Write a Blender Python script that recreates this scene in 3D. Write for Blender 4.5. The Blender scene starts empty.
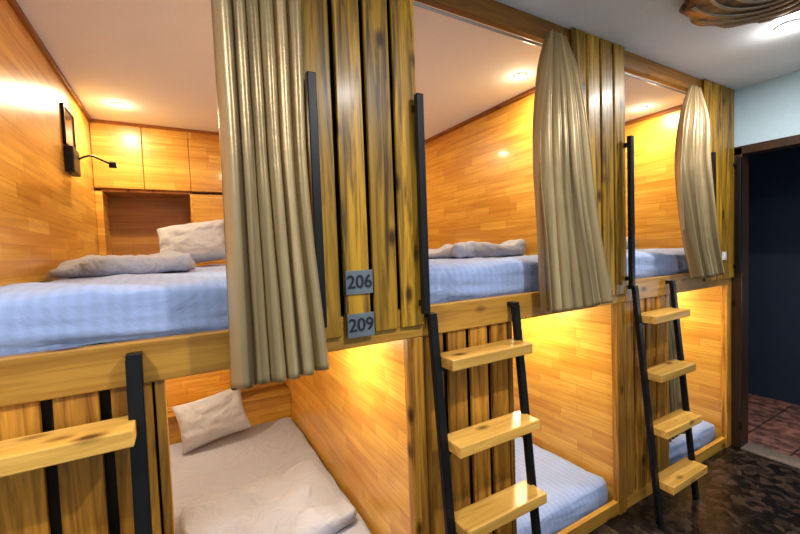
import bpy, bmesh, math, random
from mathutils import Vector, Matrix, noise
random.seed(4)
scene=bpy.context.scene
COL=bpy.context.collection
W=1.393
scene.view_settings.view_transform='Standard'
scene.view_settings.look='None'

# ---------------------------------------------------------------- materials
def newmat(name):
    m=bpy.data.materials.new(name); m.use_nodes=True
    nt=m.node_tree; b=nt.nodes['Principled BSDF']
    return m,nt,b
def N(nt,t,**k):
    n=nt.nodes.new(t)
    for a,v in k.items(): setattr(n,a,v)
    return n
def simple(name,col,rough=.6,metal=0,bump=0,bscale=60,var=.06,spec=.5,coat=0):
    m,nt,b=newmat(name)
    tc=N(nt,'ShaderNodeTexCoord'); nz=N(nt,'ShaderNodeTexNoise'); nz.inputs['Scale'].default_value=bscale
    nz.inputs['Detail'].default_value=4
    nt.links.new(tc.outputs['Object'],nz.inputs['Vector'])
    r=N(nt,'ShaderNodeValToRGB')
    r.color_ramp.elements[0].position=.3; r.color_ramp.elements[1].position=.7
    r.color_ramp.elements[0].color=(*[c*(1-var) for c in col],1)
    r.color_ramp.elements[1].color=(*[min(1,c*(1+var)) for c in col],1)
    nt.links.new(nz.outputs['Fac'],r.inputs['Fac']); nt.links.new(r.outputs['Color'],b.inputs['Base Color'])
    b.inputs['Roughness'].default_value=rough; b.inputs['Metallic'].default_value=metal
    b.inputs['Specular IOR Level'].default_value=spec
    b.inputs['Coat Weight'].default_value=coat
    if bump:
        bp=N(nt,'ShaderNodeBump'); bp.inputs['Strength'].default_value=bump; bp.inputs['Distance'].default_value=.01
        nt.links.new(nz.outputs['Fac'],bp.inputs['Height']); nt.links.new(bp.outputs['Normal'],b.inputs['Normal'])
    return m
def emis(name,col,s):
    m,nt,b=newmat(name)
    b.inputs['Base Color'].default_value=(*col,1)
    b.inputs['Emission Color'].default_value=(*col,1); b.inputs['Emission Strength'].default_value=s
    return m
def strip_wood(name,ua,va,c1,c2,bw=.42,rh=.062,rough=.34):
    """finger jointed block-board: short strips"""
    m,nt,b=newmat(name)
    tc=N(nt,'ShaderNodeTexCoord'); sp=N(nt,'ShaderNodeSeparateXYZ'); nt.links.new(tc.outputs['Object'],sp.inputs[0])
    cb=N(nt,'ShaderNodeCombineXYZ'); nt.links.new(sp.outputs[ua],cb.inputs[0]); nt.links.new(sp.outputs[va],cb.inputs[1])
    br=N(nt,'ShaderNodeTexBrick'); br.offset=.37; br.offset_frequency=3; br.squash=.7; br.squash_frequency=2
    br.inputs['Scale'].default_value=1; br.inputs['Brick Width'].default_value=bw; br.inputs['Row Height'].default_value=rh
    br.inputs['Mortar Size'].default_value=.0013; br.inputs['Mortar Smooth'].default_value=.6
    br.inputs['Color1'].default_value=(*c1,1); br.inputs['Color2'].default_value=(*c2,1)
    br.inputs['Mortar'].default_value=(*[c*.7 for c in c2],1)
    nt.links.new(cb.outputs[0],br.inputs['Vector'])
    mp=N(nt,'ShaderNodeMapping'); mp.inputs['Scale'].default_value=(2.2,45,1)
    nt.links.new(cb.outputs[0],mp.inputs['Vector'])
    nz=N(nt,'ShaderNodeTexNoise'); nz.inputs['Scale'].default_value=1; nz.inputs['Detail'].default_value=6; nz.inputs['Distortion'].default_value=.8
    nt.links.new(mp.outputs[0],nz.inputs['Vector'])
    r=N(nt,'ShaderNodeValToRGB'); r.color_ramp.elements[0].position=.3; r.color_ramp.elements[1].position=.7
    r.color_ramp.elements[0].color=(.74,.60,.42,1); r.color_ramp.elements[1].color=(1,1,1,1)
    nt.links.new(nz.outputs['Fac'],r.inputs['Fac'])
    mx=N(nt,'ShaderNodeMix',data_type='RGBA',blend_type='MULTIPLY'); mx.inputs[0].default_value=1
    nt.links.new(br.outputs['Color'],mx.inputs[6]); nt.links.new(r.outputs['Color'],mx.inputs[7])
    nt.links.new(mx.outputs[2],b.inputs['Base Color'])
    b.inputs['Roughness'].default_value=rough; b.inputs['Coat Weight'].default_value=.15; b.inputs['Coat Roughness'].default_value=.1
    return m
def board_wood(name,axis,cl,cd,rough=.45,lo=.30,hi=.62,coat=.10):
    """solid pine board, grain along axis, with knots; per-object variation"""
    m,nt,b=newmat(name)
    tc=N(nt,'ShaderNodeTexCoord'); oi=N(nt,'ShaderNodeObjectInfo')
    off=N(nt,'ShaderNodeVectorMath',operation='SCALE'); off.inputs[0].default_value=(13,7,19)
    nt.links.new(oi.outputs['Random'],off.inputs['Scale'])
    ad=N(nt,'ShaderNodeVectorMath',operation='ADD'); nt.links.new(tc.outputs['Object'],ad.inputs[0]); nt.links.new(off.outputs[0],ad.inputs[1])
    mp=N(nt,'ShaderNodeMapping'); s=[30,30,30]; s[axis]=1.6; mp.inputs['Scale'].default_value=s
    nt.links.new(ad.outputs[0],mp.inputs['Vector'])
    nz=N(nt,'ShaderNodeTexNoise'); nz.inputs['Scale'].default_value=1; nz.inputs['Detail'].default_value=7; nz.inputs['Roughness'].default_value=.62; nz.inputs['Distortion'].default_value=1.2
    nt.links.new(mp.outputs[0],nz.inputs['Vector'])
    r=N(nt,'ShaderNodeValToRGB'); r.color_ramp.elements[0].position=lo; r.color_ramp.elements[1].position=hi
    r.color_ramp.elements[0].color=(*cd,1); r.color_ramp.elements[1].color=(*cl,1)
    nt.links.new(nz.outputs['Fac'],r.inputs['Fac'])
    mp2=N(nt,'ShaderNodeMapping'); s=[8.5,8.5,8.5]; s[axis]=4.2; mp2.inputs['Scale'].default_value=s
    nt.links.new(ad.outputs[0],mp2.inputs['Vector'])
    vo=N(nt,'ShaderNodeTexVoronoi'); vo.inputs['Scale'].default_value=1
    nt.links.new(mp2.outputs[0],vo.inputs['Vector'])
    r2=N(nt,'ShaderNodeValToRGB'); r2.color_ramp.elements[0].position=.07; r2.color_ramp.elements[1].position=.2
    r2.color_ramp.elements[0].color=(.12,.07,.04,1); r2.color_ramp.elements[1].color=(1,1,1,1)
    nt.links.new(vo.outputs['Distance'],r2.inputs['Fac'])
    mx=N(nt,'ShaderNodeMix',data_type='RGBA',blend_type='MULTIPLY'); mx.inputs[0].default_value=.95
    nt.links.new(r.outputs['Color'],mx.inputs[6]); nt.links.new(r2.outputs['Color'],mx.inputs[7])
    mr=N(nt,'ShaderNodeMapRange'); mr.inputs['To Min'].default_value=.7; mr.inputs['To Max'].default_value=1.2
    nt.links.new(oi.outputs['Random'],mr.inputs['Value'])
    hs=N(nt,'ShaderNodeHueSaturation'); nt.links.new(mr.outputs[0],hs.inputs['Value']); nt.links.new(mx.outputs[2],hs.inputs['Color'])
    nt.links.new(hs.outputs['Color'],b.inputs['Base Color'])
    b.inputs['Roughness'].default_value=rough; b.inputs['Coat Weight'].default_value=coat; b.inputs['Coat Roughness'].default_value=.2
    b.inputs['Specular IOR Level'].default_value=.3
    bp=N(nt,'ShaderNodeBump'); bp.inputs['Strength'].default_value=.15; bp.inputs['Distance'].default_value=.004
    nt.links.new(nz.outputs['Fac'],bp.inputs['Height']); nt.links.new(bp.outputs['Normal'],b.inputs['Normal'])
    return m
def cloth(name,col,rough=.85,wr=.35,ws=5,sheen=.2,stripe=0):
    m,nt,b=newmat(name)
    tc=N(nt,'ShaderNodeTexCoord'); nz=N(nt,'ShaderNodeTexNoise'); nz.inputs['Scale'].default_value=ws; nz.inputs['Detail'].default_value=5; nz.inputs['Distortion'].default_value=1.4
    nt.links.new(tc.outputs['Object'],nz.inputs['Vector'])
    bp=N(nt,'ShaderNodeBump'); bp.inputs['Strength'].default_value=wr; bp.inputs['Distance'].default_value=.04
    nt.links.new(nz.outputs['Fac'],bp.inputs['Height']); nt.links.new(bp.outputs['Normal'],b.inputs['Normal'])
    b.inputs['Base Color'].default_value=(*col,1); b.inputs['Roughness'].default_value=rough; b.inputs['Sheen Weight'].default_value=sheen
    if stripe:
        wv=N(nt,'ShaderNodeTexWave',bands_direction='X'); wv.inputs['Scale'].default_value=stripe; wv.inputs['Distortion'].default_value=.4
        nt.links.new(tc.outputs['Object'],wv.inputs['Vector'])
        r=N(nt,'ShaderNodeValToRGB'); r.color_ramp.elements[0].color=(*[c*.93 for c in col],1); r.color_ramp.elements[1].color=(*[min(1,c*1.03) for c in col],1)
        nt.links.new(wv.outputs['Fac'],r.inputs['Fac']); nt.links.new(r.outputs['Color'],b.inputs['Base Color'])
    return m
def satin():
    """champagne / bronze satin with woven vertical stripes running down the cloth (UV based)"""
    m,nt,b=newmat('bronze_striped_satin')
    uv=N(nt,'ShaderNodeUVMap'); uv.uv_map='UVMap'
    sp=N(nt,'ShaderNodeSeparateXYZ'); nt.links.new(uv.outputs[0],sp.inputs[0])
    cb=N(nt,'ShaderNodeCombineXYZ'); nt.links.new(sp.outputs[0],cb.inputs[0])
    nz=N(nt,'ShaderNodeTexNoise'); nz.inputs['Scale'].default_value=15; nz.inputs['Detail'].default_value=3; nz.inputs['Roughness'].default_value=.6
    nt.links.new(cb.outputs[0],nz.inputs['Vector'])
    r=N(nt,'ShaderNodeValToRGB'); e=r.color_ramp.elements
    e[0].position=.40; e[1].position=.60; e[0].color=(.15,.10,.05,1); e[1].color=(.56,.41,.22,1)  # dark stripes painted as fold valleys, pale ones as lit ridges
    e2=e.new(.5); e2.color=(.36,.26,.13,1)
    nt.links.new(nz.outputs['Fac'],r.inputs['Fac']); nt.links.new(r.outputs['Color'],b.inputs['Base Color'])
    b.inputs['Metallic'].default_value=.4; b.inputs['Roughness'].default_value=.38
    n2=N(nt,'ShaderNodeTexNoise'); n2.inputs['Scale'].default_value=9; n2.inputs['Detail'].default_value=4
    tc=N(nt,'ShaderNodeTexCoord'); nt.links.new(tc.outputs['Object'],n2.inputs['Vector'])
    bp=N(nt,'ShaderNodeBump'); bp.inputs['Strength'].default_value=.12; bp.inputs['Distance'].default_value=.04
    nt.links.new(n2.outputs['Fac'],bp.inputs['Height']); nt.links.new(bp.outputs['Normal'],b.inputs['Normal'])
    return m
AM1=(.85,.49,.085); AM2=(.66,.31,.04)
M_side=strip_wood('blockboard_side',1,2,AM1,AM2)
M_back=strip_wood('blockboard_back',0,2,AM1,AM2)
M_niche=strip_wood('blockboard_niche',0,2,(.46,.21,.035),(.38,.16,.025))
M_boardV=board_wood('varnished_pine_vertical',2,(.56,.29,.018),(.09,.042,.005),.42,.36,.60)
M_slatV=board_wood('pine_slat_vertical',2,(.64,.29,.035),(.22,.08,.01),.45,.34,.6)
M_beamX=board_wood('pine_beam',0,(.64,.32,.045),(.36,.15,.018))
M_headX=board_wood('dark_pine_header',0,(.27,.11,.015),(.12,.045,.006))
M_rung=board_wood('pine_rung',0,(.82,.46,.10),(.52,.24,.035))
M_trim=board_wood('trim_wood',1,(.42,.16,.03),(.25,.08,.015))
M_gapshade=simple('dark_backing',(.010,.006,.003),.8)  # near-black colour painted as shade in the gaps between boards
M_ceilin=simple('cream_ceiling',(.90,.90,.84),.8,var=.02)
M_ceil=simple('white_ceiling',(.78,.81,.86),.85,var=.02)
M_wall=simple('pale_blue_paint',(.47,.62,.72),.8,var=.03,bump=.05,bscale=30)
M_navy=simple('navy_paint',(.009,.020,.042),.6)
M_black=simple('black_powder_coat',(.005,.005,.007),.42,bump=.05,bscale=300,spec=.3)
M_steel=simple('brushed_steel',(.5,.5,.5),.35,1)
M_white=simple('white_plastic',(.8,.8,.78),.4)
M_door=board_wood('dark_door_frame',2,(.04,.018,.009),(.02,.01,.006),.4)
M_sheet=cloth('blue_sheet',(.30,.39,.66),wr=.5,ws=4,stripe=9)
M_sheet2=cloth('grey_sheet',(.37,.38,.47),wr=.8,ws=4)
M_pillow=cloth('grey_pillowcase',(.42,.41,.45),wr=.5,ws=7)
M_duvet=cloth('grey_duvet',(.37,.38,.46),wr=.8,ws=6)
M_curt=satin()
M_plate=simple('grey_plate',(.14,.17,.20),.5,.2)
M_num=simple('dark_numerals',(.01,.01,.02),.4)
M_glass=simple('smoked_mirror',(.25,.16,.08),.08,.6)
M_bronze=simple('aged_bronze',(.13,.085,.05),.4,.7,bump=.4,bscale=25,var=.6)
M_bronzeL=simple('polished_bronze',(.45,.36,.27),.35,.8)
M_warm=emis('warm_bulb',(1,.92,.75),18)
M_cool=emis('cool_bulb',(1,.98,.95),15)

def floor_mat():
    m,nt,b=newmat('dark_pebble_mosaic')
    tc=N(nt,'ShaderNodeTexCoord'); wn=N(nt,'ShaderNodeTexNoise'); wn.inputs['Scale'].default_value=9
    nt.links.new(tc.outputs['Object'],wn.inputs['Vector'])
    ad=N(nt,'ShaderNodeMix',data_type='VECTOR'); ad.inputs[0].default_value=.08
    nt.links.new(tc.outputs['Object'],ad.inputs[4]); nt.links.new(wn.outputs['Color'],ad.inputs[5])
    v=N(nt,'ShaderNodeTexVoronoi'); v.inputs['Scale'].default_value=24
    v2=N(nt,'ShaderNodeTexVoronoi',feature='DISTANCE_TO_EDGE'); v2.inputs['Scale'].default_value=24
    nt.links.new(ad.outputs[1],v.inputs['Vector']); nt.links.new(ad.outputs[1],v2.inputs['Vector'])
    r=N(nt,'ShaderNodeValToRGB'); e=r.color_ramp.elements
    e[0].color=(.006,.005,.005,1); e[1].color=(.06,.038,.028,1); e[0].position=.35
    sx=N(nt,'ShaderNodeSeparateColor'); nt.links.new(v.outputs['Color'],sx.inputs[0]); nt.links.new(sx.outputs[0],r.inputs['Fac'])
    r2=N(nt,'ShaderNodeValToRGB'); r2.color_ramp.elements[0].color=(.3,.3,.3,1); r2.color_ramp.elements[1].position=.06
    nt.links.new(v2.outputs['Distance'],r2.inputs['Fac'])
    mx=N(nt,'ShaderNodeMix',data_type='RGBA',blend_type='MULTIPLY'); mx.inputs[0].default_value=1
    nt.links.new(r.outputs['Color'],mx.inputs[6]); nt.links.new(r2.outputs['Color'],mx.inputs[7])
    nt.links.new(mx.outputs[2],b.inputs['Base Color']); b.inputs['Roughness'].default_value=.3
    bp=N(nt,'ShaderNodeBump'); bp.inputs['Strength'].default_value=.6; bp.inputs['Distance'].default_value=.004
    nt.links.new(v2.outputs['Distance'],bp.inputs['Height']); nt.links.new(bp.outputs['Normal'],b.inputs['Normal'])
    return m
M_floor=floor_mat()
def tile_mat():
    m,nt,b=newmat('red_brown_tile')
    tc=N(nt,'ShaderNodeTexCoord'); br=N(nt,'ShaderNodeTexBrick'); br.inputs['Scale'].default_value=1; br.offset=0
    br.inputs['Brick Width'].default_value=.3; br.inputs['Row Height'].default_value=.3; br.inputs['Mortar Size'].default_value=.006
    br.inputs['Color1'].default_value=(.44,.19,.13,1); br.inputs['Color2'].default_value=(.27,.14,.12,1); br.inputs['Mortar'].default_value=(.06,.05,.04,1)
    nt.links.new(tc.outputs['Object'],br.inputs['Vector'])
    nz=N(nt,'ShaderNodeTexNoise'); nz.inputs['Scale'].default_value=14; nz.inputs['Detail'].default_value=6; nt.links.new(tc.outputs['Object'],nz.inputs['Vector'])
    r=N(nt,'ShaderNodeValToRGB'); r.color_ramp.elements[0].position=.4; r.color_ramp.elements[1].position=.62
    r.color_ramp.elements[0].color=(.45,.42,.45,1); r.color_ramp.elements[1].color=(1.2,1.15,1.1,1)
    nt.links.new(nz.outputs['Fac'],r.inputs['Fac'])
    mx=N(nt,'ShaderNodeMix',data_type='RGBA',blend_type='MULTIPLY'); mx.inputs[0].default_value=1
    nt.links.new(br.outputs['Color'],mx.inputs[6]); nt.links.new(r.outputs['Color'],mx.inputs[7])
    nt.links.new(mx.outputs[2],b.inputs['Base Color']); b.inputs['Roughness'].default_value=.3
    return m
M_tile=tile_mat()

# ---------------------------------------------------------------- helpers
def link(o,parent=None):
    COL.objects.link(o)
    if parent is not None:
        o.parent=parent; o.matrix_parent_inverse=parent.matrix_world.inverted()
    return o
def empty(name,loc):
    e=bpy.data.objects.new(name,None); e.empty_display_size=.1; e.location=loc; e.matrix_world=Matrix.Translation(loc); COL.objects.link(e)
    return e
def mesh_obj(name,bm,mat,parent=None,smooth=False):
    me=bpy.data.meshes.new(name); bm.to_mesh(me); bm.free()
    if smooth:
        for p in me.polygons: p.use_smooth=True
    o=bpy.data.objects.new(name,me)
    for mm in (mat if isinstance(mat,list) else [mat]): me.materials.append(mm)
    return link(o,parent)
def add_box(bm,x0,x1,y0,y1,z0,z1,bev=0,M=None):
    r=bmesh.ops.create_cube(bm,size=1)
    vs=r['verts']
    for v in vs:
        v.co=Vector(((x0+x1)/2+v.co.x*(x1-x0),(y0+y1)/2+v.co.y*(y1-y0),(z0+z1)/2+v.co.z*(z1-z0)))
        if M is not None: v.co=M@v.co
    if bev:
        es=list({e for v in vs for e in v.link_edges})
        bmesh.ops.bevel(bm,geom=es,offset=bev,segments=2,affect='EDGES',profile=.5)
def box(name,x0,x1,y0,y1,z0,z1,mat,parent=None,bev=.002,M=None):
    bm=bmesh.new(); add_box(bm,x0,x1,y0,y1,z0,z1,bev,M)
    return mesh_obj(name,bm,mat,parent)
def tube(name,pts,r,mat,parent=None,smooth=True):
    cu=bpy.data.curves.new(name,'CURVE'); cu.dimensions='3D'; sp=cu.splines.new('NURBS' if smooth else 'POLY')
    sp.points.add(len(pts)-1)
    for p,q in zip(sp.points,pts): p.co=(*q,1)
    if smooth: sp.use_endpoint_u=True; sp.order_u=3
    cu.bevel_depth=r; cu.bevel_resolution=4; cu.use_fill_caps=True
    cu.materials.append(mat)
    return link(bpy.data.objects.new(name,cu),parent)
def lathe(name,prof,loc,mat,parent=None,n=48,wave=0,nw=12):
    bm=bmesh.new(); rings=[]
    for r,z in prof:
        rings.append([bm.verts.new((loc[0]+(r*(1+wave*math.sin(nw*2*math.pi*i/n)))*math.cos(2*math.pi*i/n),loc[1]+(r*(1+wave*math.sin(nw*2*math.pi*i/n)))*math.sin(2*math.pi*i/n),loc[2]+z)) for i in range(n)])
    for a,b in zip(rings,rings[1:]):
        for i in range(n): bm.faces.new((a[i],a[(i+1)%n],b[(i+1)%n],b[i]))
    bmesh.ops.remove_doubles(bm,verts=bm.verts,dist=1e-5)
    bmesh.ops.recalc_face_normals(bm,faces=bm.faces)
    return mesh_obj(name,bm,mat,parent,True)
def soft_box(name,x0,x1,y0,y1,z0,z1,r,mat,amp=.008,freq=5,seed=0,res=.05,parent=None,topamp=0,rotz=0,frontfold=0):
    bm=bmesh.new()
    dims=[x1-x0,y1-y0,z1-z0]
    n=[max(2,int(d/res)) for d in dims]; n=[min(k,70) for k in n]; n[2]=max(n[2],6 if not frontfold else 14)
    cache={}
    def V(i,j,k):
        key=(i,j,k)
        if key not in cache:
            p=Vector((x0+dims[0]*i/n[0],y0+dims[1]*j/n[1],z0+dims[2]*k/n[2]))
            rr=min(r,min(dims)/2-.001)
            q=Vector((min(max(p.x,x0+rr),x1-rr),min(max(p.y,y0+rr),y1-rr),min(max(p.z,z0+rr),z1-rr)))
            d=p-q
            if d.length>1e-6: d.normalize(); p=q+d*rr
            s=Vector((seed*7.3,seed*3.1,seed))
            nn=noise.noise(p*freq+s)+.5*noise.noise(p*freq*2.3+s)
            up=max(0,(k/n[2]))
            p=p+d*amp*nn
            if frontfold and p.y<y0+.1:
                ff=noise.noise(Vector((p.x*2.2,p.z*34+p.x*3,seed)))+.5*noise.noise(Vector((p.x*5,p.z*60-p.x*4,seed)))
                p=p+d*frontfold*ff
            if topamp: p.z+=up*topamp*(noise.noise(Vector((p.x*2.6,p.y*2.6,seed)))+.6*abs(noise.noise(Vector((p.x*6,p.y*4,seed+5)))))
            if rotz:
                c=Vector(((x0+x1)/2,(y0+y1)/2,p.z)); dd=p-c
                p=c+Vector((dd.x*math.cos(rotz)-dd.y*math.sin(rotz),dd.x*math.sin(rotz)+dd.y*math.cos(rotz),0))
            cache[key]=bm.verts.new(p)
        return cache[key]
    for i in range(n[0]):
        for j in range(n[1]):
            bm.faces.new((V(i,j,n[2]),V(i+1,j,n[2]),V(i+1,j+1,n[2]),V(i,j+1,n[2])))
            bm.faces.new((V(i,j,0),V(i,j+1,0),V(i+1,j+1,0),V(i+1,j,0)))
    for i in range(n[0]):
        for k in range(n[2]):
            bm.faces.new((V(i,0,k),V(i+1,0,k),V(i+1,0,k+1),V(i,0,k+1)))
            bm.faces.new((V(i,n[1],k),V(i,n[1],k+1),V(i+1,n[1],k+1),V(i+1,n[1],k)))
    for j in range(n[1]):
        for k in range(n[2]):
            bm.faces.new((V(0,j,k),V(0,j,k+1),V(0,j+1,k+1),V(0,j+1,k)))
            bm.faces.new((V(n[0],j,k),V(n[0],j+1,k),V(n[0],j+1,k+1),V(n[0],j,k+1)))
    bmesh.ops.recalc_face_normals(bm,faces=bm.faces)
    return mesh_obj(name,bm,mat,parent,True)
def pillow(name,loc,a,b,t,rot,mat,seed=0):
    bm=bmesh.new(); n=30; g={}
    for s in (1,-1):
        for i in range(n+1):
            for j in range(n+1):
                u=-1+2*i/n; v=-1+2*j/n
                e=max(0,(1-abs(u)**2.6))*max(0,(1-abs(v)**2.6))
                z=s*t*e**.42
                z+= s*.18*t*noise.noise(Vector((u*3,v*3,seed+s)))*(e**.3)+s*.08*t*noise.noise(Vector((u*8,v*8,seed+s)))*(e**.3)
                x=a*u*(1-.09*(1-v*v)*abs(u)**3); y=b*v*(1-.09*(1-u*u)*abs(v)**3)
                edge=(i in(0,n) or j in (0,n))
                if edge and s==-1: g[(s,i,j)]=g[(1,i,j)]; continue
                g[(s,i,j)]=bm.verts.new((x,y,z))
        for i in range(n):
            for j in range(n):
                f=[g[(s,i,j)],g[(s,i+1,j)],g[(s,i+1,j+1)],g[(s,i,j+1)]]
                if s==-1: f.reverse()
                bm.faces.new(f)
    o=mesh_obj(name,bm,mat,None,True); o.location=loc; o.rotation_euler=rot
    return o
def interp(rows,z):
    # Catmull-Rom through the control rows for smooth drape
    n=len(rows)
    for i in range(n-1):
        a,b=rows[i],rows[i+1]
        if z<=a[0] and z>=b[0]:
            p0=rows[max(i-1,0)]; p3=rows[min(i+2,n-1)]
            t=(a[0]-z)/(a[0]-b[0]); out=[]
            for c in range(1,len(a)):
                m1=(b[c]-p0[c])/max(p0[0]-b[0],1e-6)*(a[0]-b[0]); m2=(p3[c]-a[c])/max(a[0]-p3[0],1e-6)*(a[0]-b[0])
                out.append((2*t**3-3*t**2+1)*a[c]+(t**3-2*t*t+t)*m1+(-2*t**3+3*t*t)*b[c]+(t**3-t*t)*m2)
            return out
    return list(rows[-1][1:])
def curtain(name,rows,folds,amp,seed=0,hem=0):
    """rows: (z,xl,xr,y,ampscale)"""
    root=empty(name,((rows[0][1]+rows[0][2])/2,rows[0][3],rows[0][0]))
    bm=bmesh.new(); uvl=bm.loops.layers.uv.new('UVMap'); nu=folds*18; nv=80; g=[]; uvs={}
    zt,zb=rows[0][0],rows[-1][0]
    for j in range(nv+1):
        z=zt+(zb-zt)*j/nv; xl,xr,y0,am=interp(rows,z); row=[]
        for i in range(nu+1):
            s=i/nu
            ph=2*math.pi*folds*s+2.6*noise.noise(Vector((s*2.5,z*.45,seed)))
            w=math.sin(ph)+.3*math.sin(2*ph+seed+z*.4)
            fold=1+.6*noise.noise(Vector((s*folds*.7,z*.35,seed+9)))
            y=y0+amp*am*w*fold+.005*noise.noise(Vector((s*6,z*4,seed+3)))
            x=xl+(xr-xl)*s+ .5*amp*am*math.cos(ph)
            zz=z-(hem*s+.010*math.sin(ph))*(j/nv)
            if y0<0: y=min(y,-.031 if z<2.45 else .010) if (z<1.38 or x>rows[0][2]) else min(y,.015)
            v=bm.verts.new((x,y,zz)); uvs[v]=(s*folds/5.0+seed*3.7,z); row.append(v)
        g.append(row)
    for j in range(nv):
        for i in range(nu):
            f=bm.faces.new((g[j][i],g[j+1][i],g[j+1][i+1],g[j][i+1]))
            for l in f.loops: l[uvl].uv=uvs[l.vert]
    o=mesh_obj('fabric',bm,M_curt,root,True)
    sm=o.modifiers.new('t','SOLIDIFY'); sm.thickness=.003
    return root

# ---------------------------------------------------------------- bunk modules
ZB0,ZB1=1.25,1.37
ZH=2.595; ZC=2.69
YB=2.45
def module(k):
    R=k*W; L=R-W
    e=empty('bunk_bed',(R-W/2,0,0))
    box('partition_right',R-.03,R-.0005,.02,2.75,0,ZC-.01,M_side,e)
    if k==-1: box('partition_left',L+.0005,L+.03,.02,2.75,0,ZC-.01,M_side,e)
    box('partition_left_lining',L+.0005,L+.012,.02,2.75,0,ZC-.01,M_side,e,bev=0)
    zf=ZB1
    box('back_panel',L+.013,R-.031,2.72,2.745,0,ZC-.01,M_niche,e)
    box('back_wall_right',L+.68,R-.031,YB,YB+.02,zf,2.16,M_back,e)
    box('niche_side_right',L+.66,L+.68,YB,2.72,zf,2.16,M_side,e)
    box('niche_side_left',L+.013,L+.06,YB,2.72,zf,2.16,M_side,e)
    box('cabinet_bottom',L+.013,R-.031,YB,2.72,2.14,2.17,M_trim,e)
    xs=[L+.013,L+.34,L+.67,L+1.0,R-.031]
    for i in range(4):
        box('cabinet_door_%d'%(i+1),xs[i]+.002,xs[i+1]-.002,YB-.018,YB+.004,2.165,ZC-.03,M_back,e,bev=.003)
    box('ceiling_trim_left',L+.012,L+.03,.03,YB,ZC-.035,ZC-.006,M_trim,e)
    box('ceiling_trim_right',R-.05,R-.03,.03,YB,ZC-.035,ZC-.006,M_trim,e)
    box('ceiling_trim_back',L+.03,R-.05,YB-.022,YB,ZC-.03,ZC-.006,M_trim,e)
    box('ceiling_panel',L+.012,R-.03,.03,2.72,ZC-.006,ZC-.001,M_ceilin,e,bev=0)
    box('upper_deck',L+.012,R-.03,.03,2.72,ZB0-.005,ZB1-.02,M_ceilin,e,bev=0)
    box('lower_headboard',L+.012,R-.03,2.22,2.24,0,.34,M_back,e)
    box('lower_back_wall',L+.012,R-.03,2.42,2.44,.34,1.24,M_back,e)
    box('lower_shelf',L+.012,R-.03,2.18,2.43,.34,.365,M_beamX,e)
    box('lower_shelf_divider',R-.50,R-.48,2.20,2.42,.365,.60,M_side,e)
    box('lower_shelf_top',R-.50,R-.03,2.20,2.42,.60,.62,M_beamX,e)
    box('middle_beam',L,R,-.012,.03,ZB0,ZB1,M_beamX,e,bev=.004)
    box('header_beam',L,R,-.006,.03,ZH,ZC-.001,M_headX,e,bev=.003)
    box('base_board',L,R,.0,.03,0,.075,M_beamX,e,bev=.003)
    box('upper_panel_backing',R-.45,R-.03,.022,.034,ZB1,ZH,M_gapshade,e,bev=0)  # dark sheet added so the board gaps look shaded
    for i in range(4):
        x=R-.452+i*.1155
        box('upper_board_%d'%(i+1),x,x+.099,-.028,-.013,1.30,ZC-.002,M_boardV,e,bev=.004)
        box('upper_board_fillet_%d'%(i+1),x+.01,x+.09,-.014,.022,1.375,ZH-.002,M_gapshade,e,bev=0)  # dark filler behind each board, gap shade put into its colour
    box('upper_panel_return',R-.462,R-.445,.0,.10,ZB1,ZH,M_boardV,e,bev=.002)
    box('lower_panel_backing',L+.02,L+.48,.032,.04,.075,ZB0,M_gapshade,e,bev=0)  # sheet added behind the slats, coloured as the shade in their gaps
    for i in range(4):
        x=L+.006+i*.122
        box('lower_slat_%d'%(i+1),x,x+.096,.0,.02,.075,ZB0,M_slatV,e,bev=.004)
    box('lower_panel_stile',L+.475,L+.50,.0,.05,.075,ZB0,M_slatV,e)
    box('front_post',R-.075,R-.002,-.01,.03,0,ZB0,M_slatV,e,bev=.004)
    return e
for k in (0,1,2,-1): module(k)

def handle(x):
    e=empty('grab_handle',(x,-.05,1.75))
    box('bar',x-.015,x+.015,-.075,-.050,1.35,2.185,M_black,e,bev=.003)
    for z in (1.39,2.14):
        box('standoff_%d'%(1 if z<2 else 2),x-.010,x+.010,-.052,-.0285,z-.012,z+.012,M_black,e,bev=.001)
for k in (0,1,2,-1):
    handle(k*W-.435); handle(k*W-.02)

# ---------------------------------------------------------------- ladders
def ladder(xl,xr):
    e=empty('ladder',((xl+xr)/2,-.1,.65))
    top=Vector((0,-.045,1.335)); bot=Vector((0,-.17,0.0))
    def rail(x,nm):
        bm=bmesh.new()
        vs=[]
        for p in (top,bot):
            for dx,dy in ((-.019,-.012),(.019,-.012),(.019,.012),(-.019,.012)):
                vs.append(bm.verts.new((x+dx,p.y+dy,p.z)))
        bm.faces.new(vs[0:4]); bm.faces.new(vs[4:8][::-1])
        for i in range(4): bm.faces.new((vs[i],vs[(i+1)%4],vs[4+(i+1)%4],vs[4+i]))
        bmesh.ops.recalc_face_normals(bm,faces=bm.faces)
        bmesh.ops.bevel(bm,geom=list(bm.edges),offset=.003,segments=2,affect='EDGES')
        mesh_obj(nm,bm,M_black,e)
        box(nm+'_hook',x-.018,x+.018,-.055,-.013,1.325,1.345,M_black,e)
    rail(xl,'rail_left'); rail(xr,'rail_right')
    for i,z in enumerate((1.175,.85,.54,.24)):
        y=top.y+(bot.y-top.y)*(top.z-z)/top.z
        box('rung_%d'%(i+1),xl+.019,xr-.002,y-.085,y+.035,z-.044,z,M_rung,e,bev=.004)
        box('bracket_%d'%(i+1),xl+.014,xr-.014,y-.012,y+.012,z-.060,z-.045,M_black,e,bev=.001)
ladder(.02,.475); ladder(W+.04,W+.455); ladder(-W-.01,-W+.435); ladder(-2*W+.02,-2*W+.47)

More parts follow.
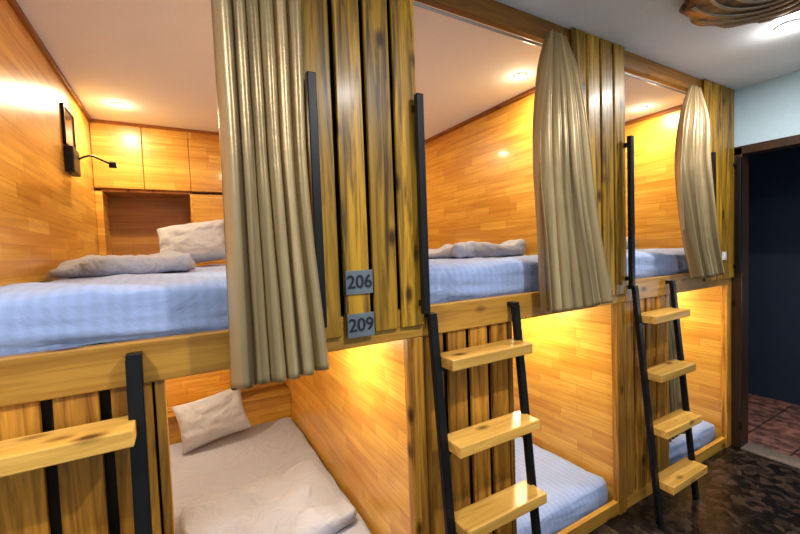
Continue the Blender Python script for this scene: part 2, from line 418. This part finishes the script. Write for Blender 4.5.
# ---------------------------------------------------------------- bedding
for k in (0,1,2,-1):
    R=k*W;L=R-W
    soft_box('mattress',L+.035,R-.045,.045,2.40,ZB1-.018,1.525,.05,M_sheet,amp=.012,freq=6,seed=k+3,topamp=.012,frontfold=.010)
    soft_box('mattress',L+.035,R-.045,.060,2.16,.0,.165,.05,M_sheet2 if k==0 else M_sheet,amp=.01,freq=6,seed=k+8,topamp=.012,frontfold=.008)
    if k in (0,-1):
        pillow('pillow',(L+.66,2.02,1.71),.26,.18,.085,(math.radians(60),math.radians(-8),math.radians(-14)),M_pillow,k)
        soft_box('folded_blanket',L+.06,L+.62,.92,1.55,1.530,1.60,.045,M_duvet,amp=.025,freq=7,seed=2,res=.03,topamp=.06,rotz=-.05)
    else:
        soft_box('folded_blanket',R-.72,R-.07,.62,1.15,1.530,1.60,.04,M_duvet,amp=.025,freq=7,seed=k,res=.03,topamp=.06)
        pillow('pillow',(R-.5,1.95,1.68),.30,.19,.085,(math.radians(40),0,0),M_pillow,k)
    if k==0:
        pillow('pillow',(-.68,1.98,.36),.25,.18,.085,(math.radians(62),math.radians(-7),math.radians(6)),M_pillow,5)
        soft_box('folded_blanket',-.90,-.12,.50,1.15,.17,.235,.035,M_duvet,amp=.025,freq=7,seed=6,res=.03,topamp=.06,rotz=.08)
    else:
        pillow('pillow',(R-.7,1.85,.32),.27,.20,.085,(math.radians(30),0,0),M_pillow,5+k)

# ---------------------------------------------------------------- curtains
curtain('curtain',[(2.62,-.73,-.47,-.080,.6),(2.3,-.72,-.49,-.105,1),(1.8,-.72,-.495,-.12,1),(1.22,-.73,-.46,-.125,1.1)],6,.040,1,hem=-.01)
curtain('curtain',[(2.60,.73,.84,-.05,.5),(2.40,.64,.87,-.085,.9),(2.1,.575,.90,-.11,1),(1.8,.565,.94,-.115,1),(1.29,.57,1.06,-.12,1.1)],6,.034,2,hem=.0)
curtain('curtain',[(2.59,2.08,2.20,-.05,.5),(2.40,1.92,2.20,-.085,.8),(2.15,1.83,2.18,-.10,1),(1.9,1.83,2.20,-.11,1),(1.6,1.91,2.25,-.11,1),(1.35,2.01,2.33,-.11,1)],5,.028,3)
curtain('curtain',[(1.24,1.95,2.12,.095,.6),(.8,1.97,2.2,.09,1),(.2,2.0,2.28,.085,1)],4,.022,4)
for k,(a,b) in enumerate(((-W+.01,-.465),(.01,W-.465),(W+.01,2*W-.465))):
    tube('curtain_rod',[(a,.018,2.575),(b,.018,2.575)],.006,M_steel,None,False)

# ---------------------------------------------------------------- number plates
def plate(txt,x,z,w=.105,h=.085):
    e=empty('number_plate',(x,-.03,z))
    box('plate',x-w/2,x+w/2,-.034,-.0285,z-h/2,z+h/2,M_plate,e,bev=.001)
    cu=bpy.data.curves.new('numerals','FONT'); cu.body=txt; cu.size=.066; cu.align_x='CENTER'; cu.align_y='CENTER'; cu.extrude=.0008; cu.offset=.001
    cu.materials.append(M_num)
    o=bpy.data.objects.new('numerals',cu); o.location=(x,-.0355,z); o.rotation_euler=(math.pi/2,0,0); COL.objects.link(o)
    o.parent=e; o.matrix_parent_inverse=e.matrix_world.inverted()
plate('206',-.28,1.49); plate('209',-.28,1.335)
e=empty('light_switch',(2.60,-.03,1.47)); box('faceplate',2.575,2.63,-.036,-.0285,1.44,1.50,M_white,e); box('rocker',2.59,2.615,-.04,-.034,1.455,1.485,M_white,e)

# ---------------------------------------------------------------- reading lamp & mirror
xw=-W+.012
e=empty('reading_lamp',(xw,1.67,2.2))
box('wall_box',xw+.001,xw+.045,1.57,1.74,2.12,2.27,M_black,e,bev=.006)
tube('gooseneck',[(xw+.045,1.70,2.22),(xw+.09,1.72,2.26),(xw+.14,1.75,2.24),(xw+.19,1.78,2.22)],.006,M_black,e)
lathe('lamp_head',[(.0,.0),(.018,.0),(.022,-.035),(.0,-.03)],(xw+.20,1.79,2.235),M_black,e,24)
e=empty('wall_mirror',(xw,1.7,2.4))
box('glass',xw+.006,xw+.010,1.585,1.815,2.29,2.50,M_glass,e,bev=0)
for nm,a in (('frame_top',(1.575,1.825,2.50,2.51)),('frame_bottom',(1.575,1.825,2.28,2.29)),('frame_near',(1.575,1.585,2.28,2.51)),('frame_far',(1.815,1.825,2.28,2.51))):
    box(nm,xw+.001,xw+.016,a[0],a[1],a[2],a[3],M_black,e,bev=0)

# ---------------------------------------------------------------- lights
def downlight(x,y,z,r,energy,col,mat,pt=0):
    e=empty('recessed_spotlight',(x,y,z))
    lathe('trim_ring',[(r*.72,-.001),(r*.75,-.008),(r,-.006),(r,-.0005)],(x,y,z),M_white,e,32)
    lathe('bulb',[(0,-.006),(r*.72,-.004),(r*.72,-.001)],(x,y,z),mat,e,24)
    for kind,en,drop in (('AREA',energy,.012),('POINT',pt,.06)):
        if en<=0: continue
        ld=bpy.data.lights.new('lamp_light',kind); ld.energy=en; ld.color=col
        if kind=='POINT': ld.shadow_soft_size=.035
        else: ld.shape='DISK'; ld.size=r*1.6
        lo=bpy.data.objects.new('lamp_light',ld); lo.location=(x,y,z-drop); COL.objects.link(lo); lo.parent=e; lo.matrix_parent_inverse=e.matrix_world.inverted()
WARM=(1,.86,.60)
for k in (0,1,2,-1):
    R=k*W;L=R-W
    downlight(R-.28,.48,ZC-.006,.045,15,WARM,M_warm,1.0)
    downlight(L+.24,2.02,ZC-.006,.045,14,WARM,M_warm,1.0)
    downlight(R-.28,.55,ZB0-.005,.04,6,WARM,M_warm,11)
    downlight(L+.3,1.9,ZB0-.005,.04,6,WARM,M_warm,4)
for x,y,en in ((1.97,-.54,20),(.2,-1.25,32),(-1.7,-1.0,32)):  # first is the visible downlight; other two are unseen, added to light the corridor
    downlight(x,y,ZC,.055,en,(1,.98,.94),M_cool,2)

# ornate ceiling lamp
cx,cy,cr=1.36,-.76,.40
e=empty('ceiling_lamp',(cx,cy,ZC))
lathe('canopy',[(0,-.001),(.14,-.001),(.14,-.03),(.0,-.03)],(cx,cy,ZC),M_bronze,e,40)
lathe('scalloped_shade',[(cr-.02,-.03),(cr,-.04),(cr-.02,-.06),(cr*.7,-.085),(cr*.35,-.10),(0,-.105)],(cx,cy,ZC),M_bronze,e,120,.025,14)
for i in range(14):
    a0=2*math.pi*i/14
    pts=[(cx+(.06+(cr-.10)*t)*math.cos(a0+1.6*t),cy+(.06+(cr-.10)*t)*math.sin(a0+1.6*t),ZC-.108+.045*t*t) for t in [j/7 for j in range(8)]]
    tube('swirl_%d'%(i+1),pts,.008,M_bronzeL,e)

# ---------------------------------------------------------------- room shell
XR=2.80
box('floor',-3.4,XR+.0,-2.3,2.9,-.1,0,M_floor,None,0)
box('ceiling',-3.4,XR+.1,-2.3,2.9,ZC,ZC+.1,M_ceil,None,0)
box('wall_back',-3.4,XR,2.76,2.9,0,ZC,M_wall,None,0)
box('wall_front',-3.4,XR,-2.3,-2.2,0,ZC,M_wall,None,0)
box('wall_left',-3.5,-3.4,-2.3,2.9,0,ZC,M_wall,None,0)
DZ=2.26; DY0,DY1=-.03,-1.1
bm=bmesh.new()
add_box(bm,XR,XR+.1,DY0+.03,2.9,0,ZC); add_box(bm,XR,XR+.1,DY1,DY0+.03,DZ,ZC); add_box(bm,XR,XR+.1,-2.3,DY1,0,ZC)
mesh_obj('wall_right',bm,M_wall)
bm=bmesh.new()
add_box(bm,XR-.015,XR+.11,DY0-.04,DY0+.025,0,DZ+.0,.002); add_box(bm,XR-.015,XR+.11,DY1-.02,DY1+.04,0,DZ,.002); add_box(bm,XR-.015,XR+.11,DY1-.02,DY0+.025,DZ-.05,DZ+.01,.002)
mesh_obj('trim_1',bm,M_door)
box('floor_hall',XR,4.7,-2.3,1.5,-.1,.002,M_tile,None,0)
box('trim_2',XR-.03,XR+.12,DY1,DY0-.04,0,.012,simple('stone_threshold',(.22,.17,.14),.5),None,.002)
box('wall_hall_end',4.15,4.25,-2.3,1.5,0,ZC,M_navy,None,0)
box('wall_hall_side',XR+.1,4.2,1.4,1.5,0,ZC,M_navy,None,0)
box('wall_hall_near',XR+.1,4.2,-2.3,-2.2,0,ZC,M_navy,None,0)
box('ceiling_hall',XR+.1,4.25,-2.3,1.5,ZC,ZC+.1,M_navy,None,0)
ld=bpy.data.lights.new('hall_light','POINT'); ld.energy=10; ld.color=(.85,.92,1); ld.shadow_soft_size=.1  # added fill without a fixture, brightens the hall floor
lo=bpy.data.objects.new('hall_lamp',ld); lo.location=(3.3,-1.0,1.1); COL.objects.link(lo)

w=bpy.data.worlds.new('world'); scene.world=w; w.use_nodes=True
w.node_tree.nodes['Background'].inputs[0].default_value=(.6,.7,.9,1); w.node_tree.nodes['Background'].inputs[1].default_value=.05

# ---------------------------------------------------------------- camera
yaw,pitch,roll=.516,-.044,-.037
F=Vector((math.sin(yaw)*math.cos(pitch),math.cos(yaw)*math.cos(pitch),math.sin(pitch)))
Rv=F.cross(Vector((0,0,1))).normalized(); U=Rv.cross(F)
c,s=math.cos(roll),math.sin(roll)
R2=c*Rv+s*U; U2=-s*Rv+c*U
cd=bpy.data.cameras.new('camera'); cd.sensor_width=36; cd.lens=386.171/800*36; cd.clip_start=.02
co=bpy.data.objects.new('camera',cd); COL.objects.link(co)
M=Matrix((R2,U2,-F)).transposed().to_4x4(); M.translation=Vector((-.834,-1.308,1.6)); co.matrix_world=M
scene.camera=co
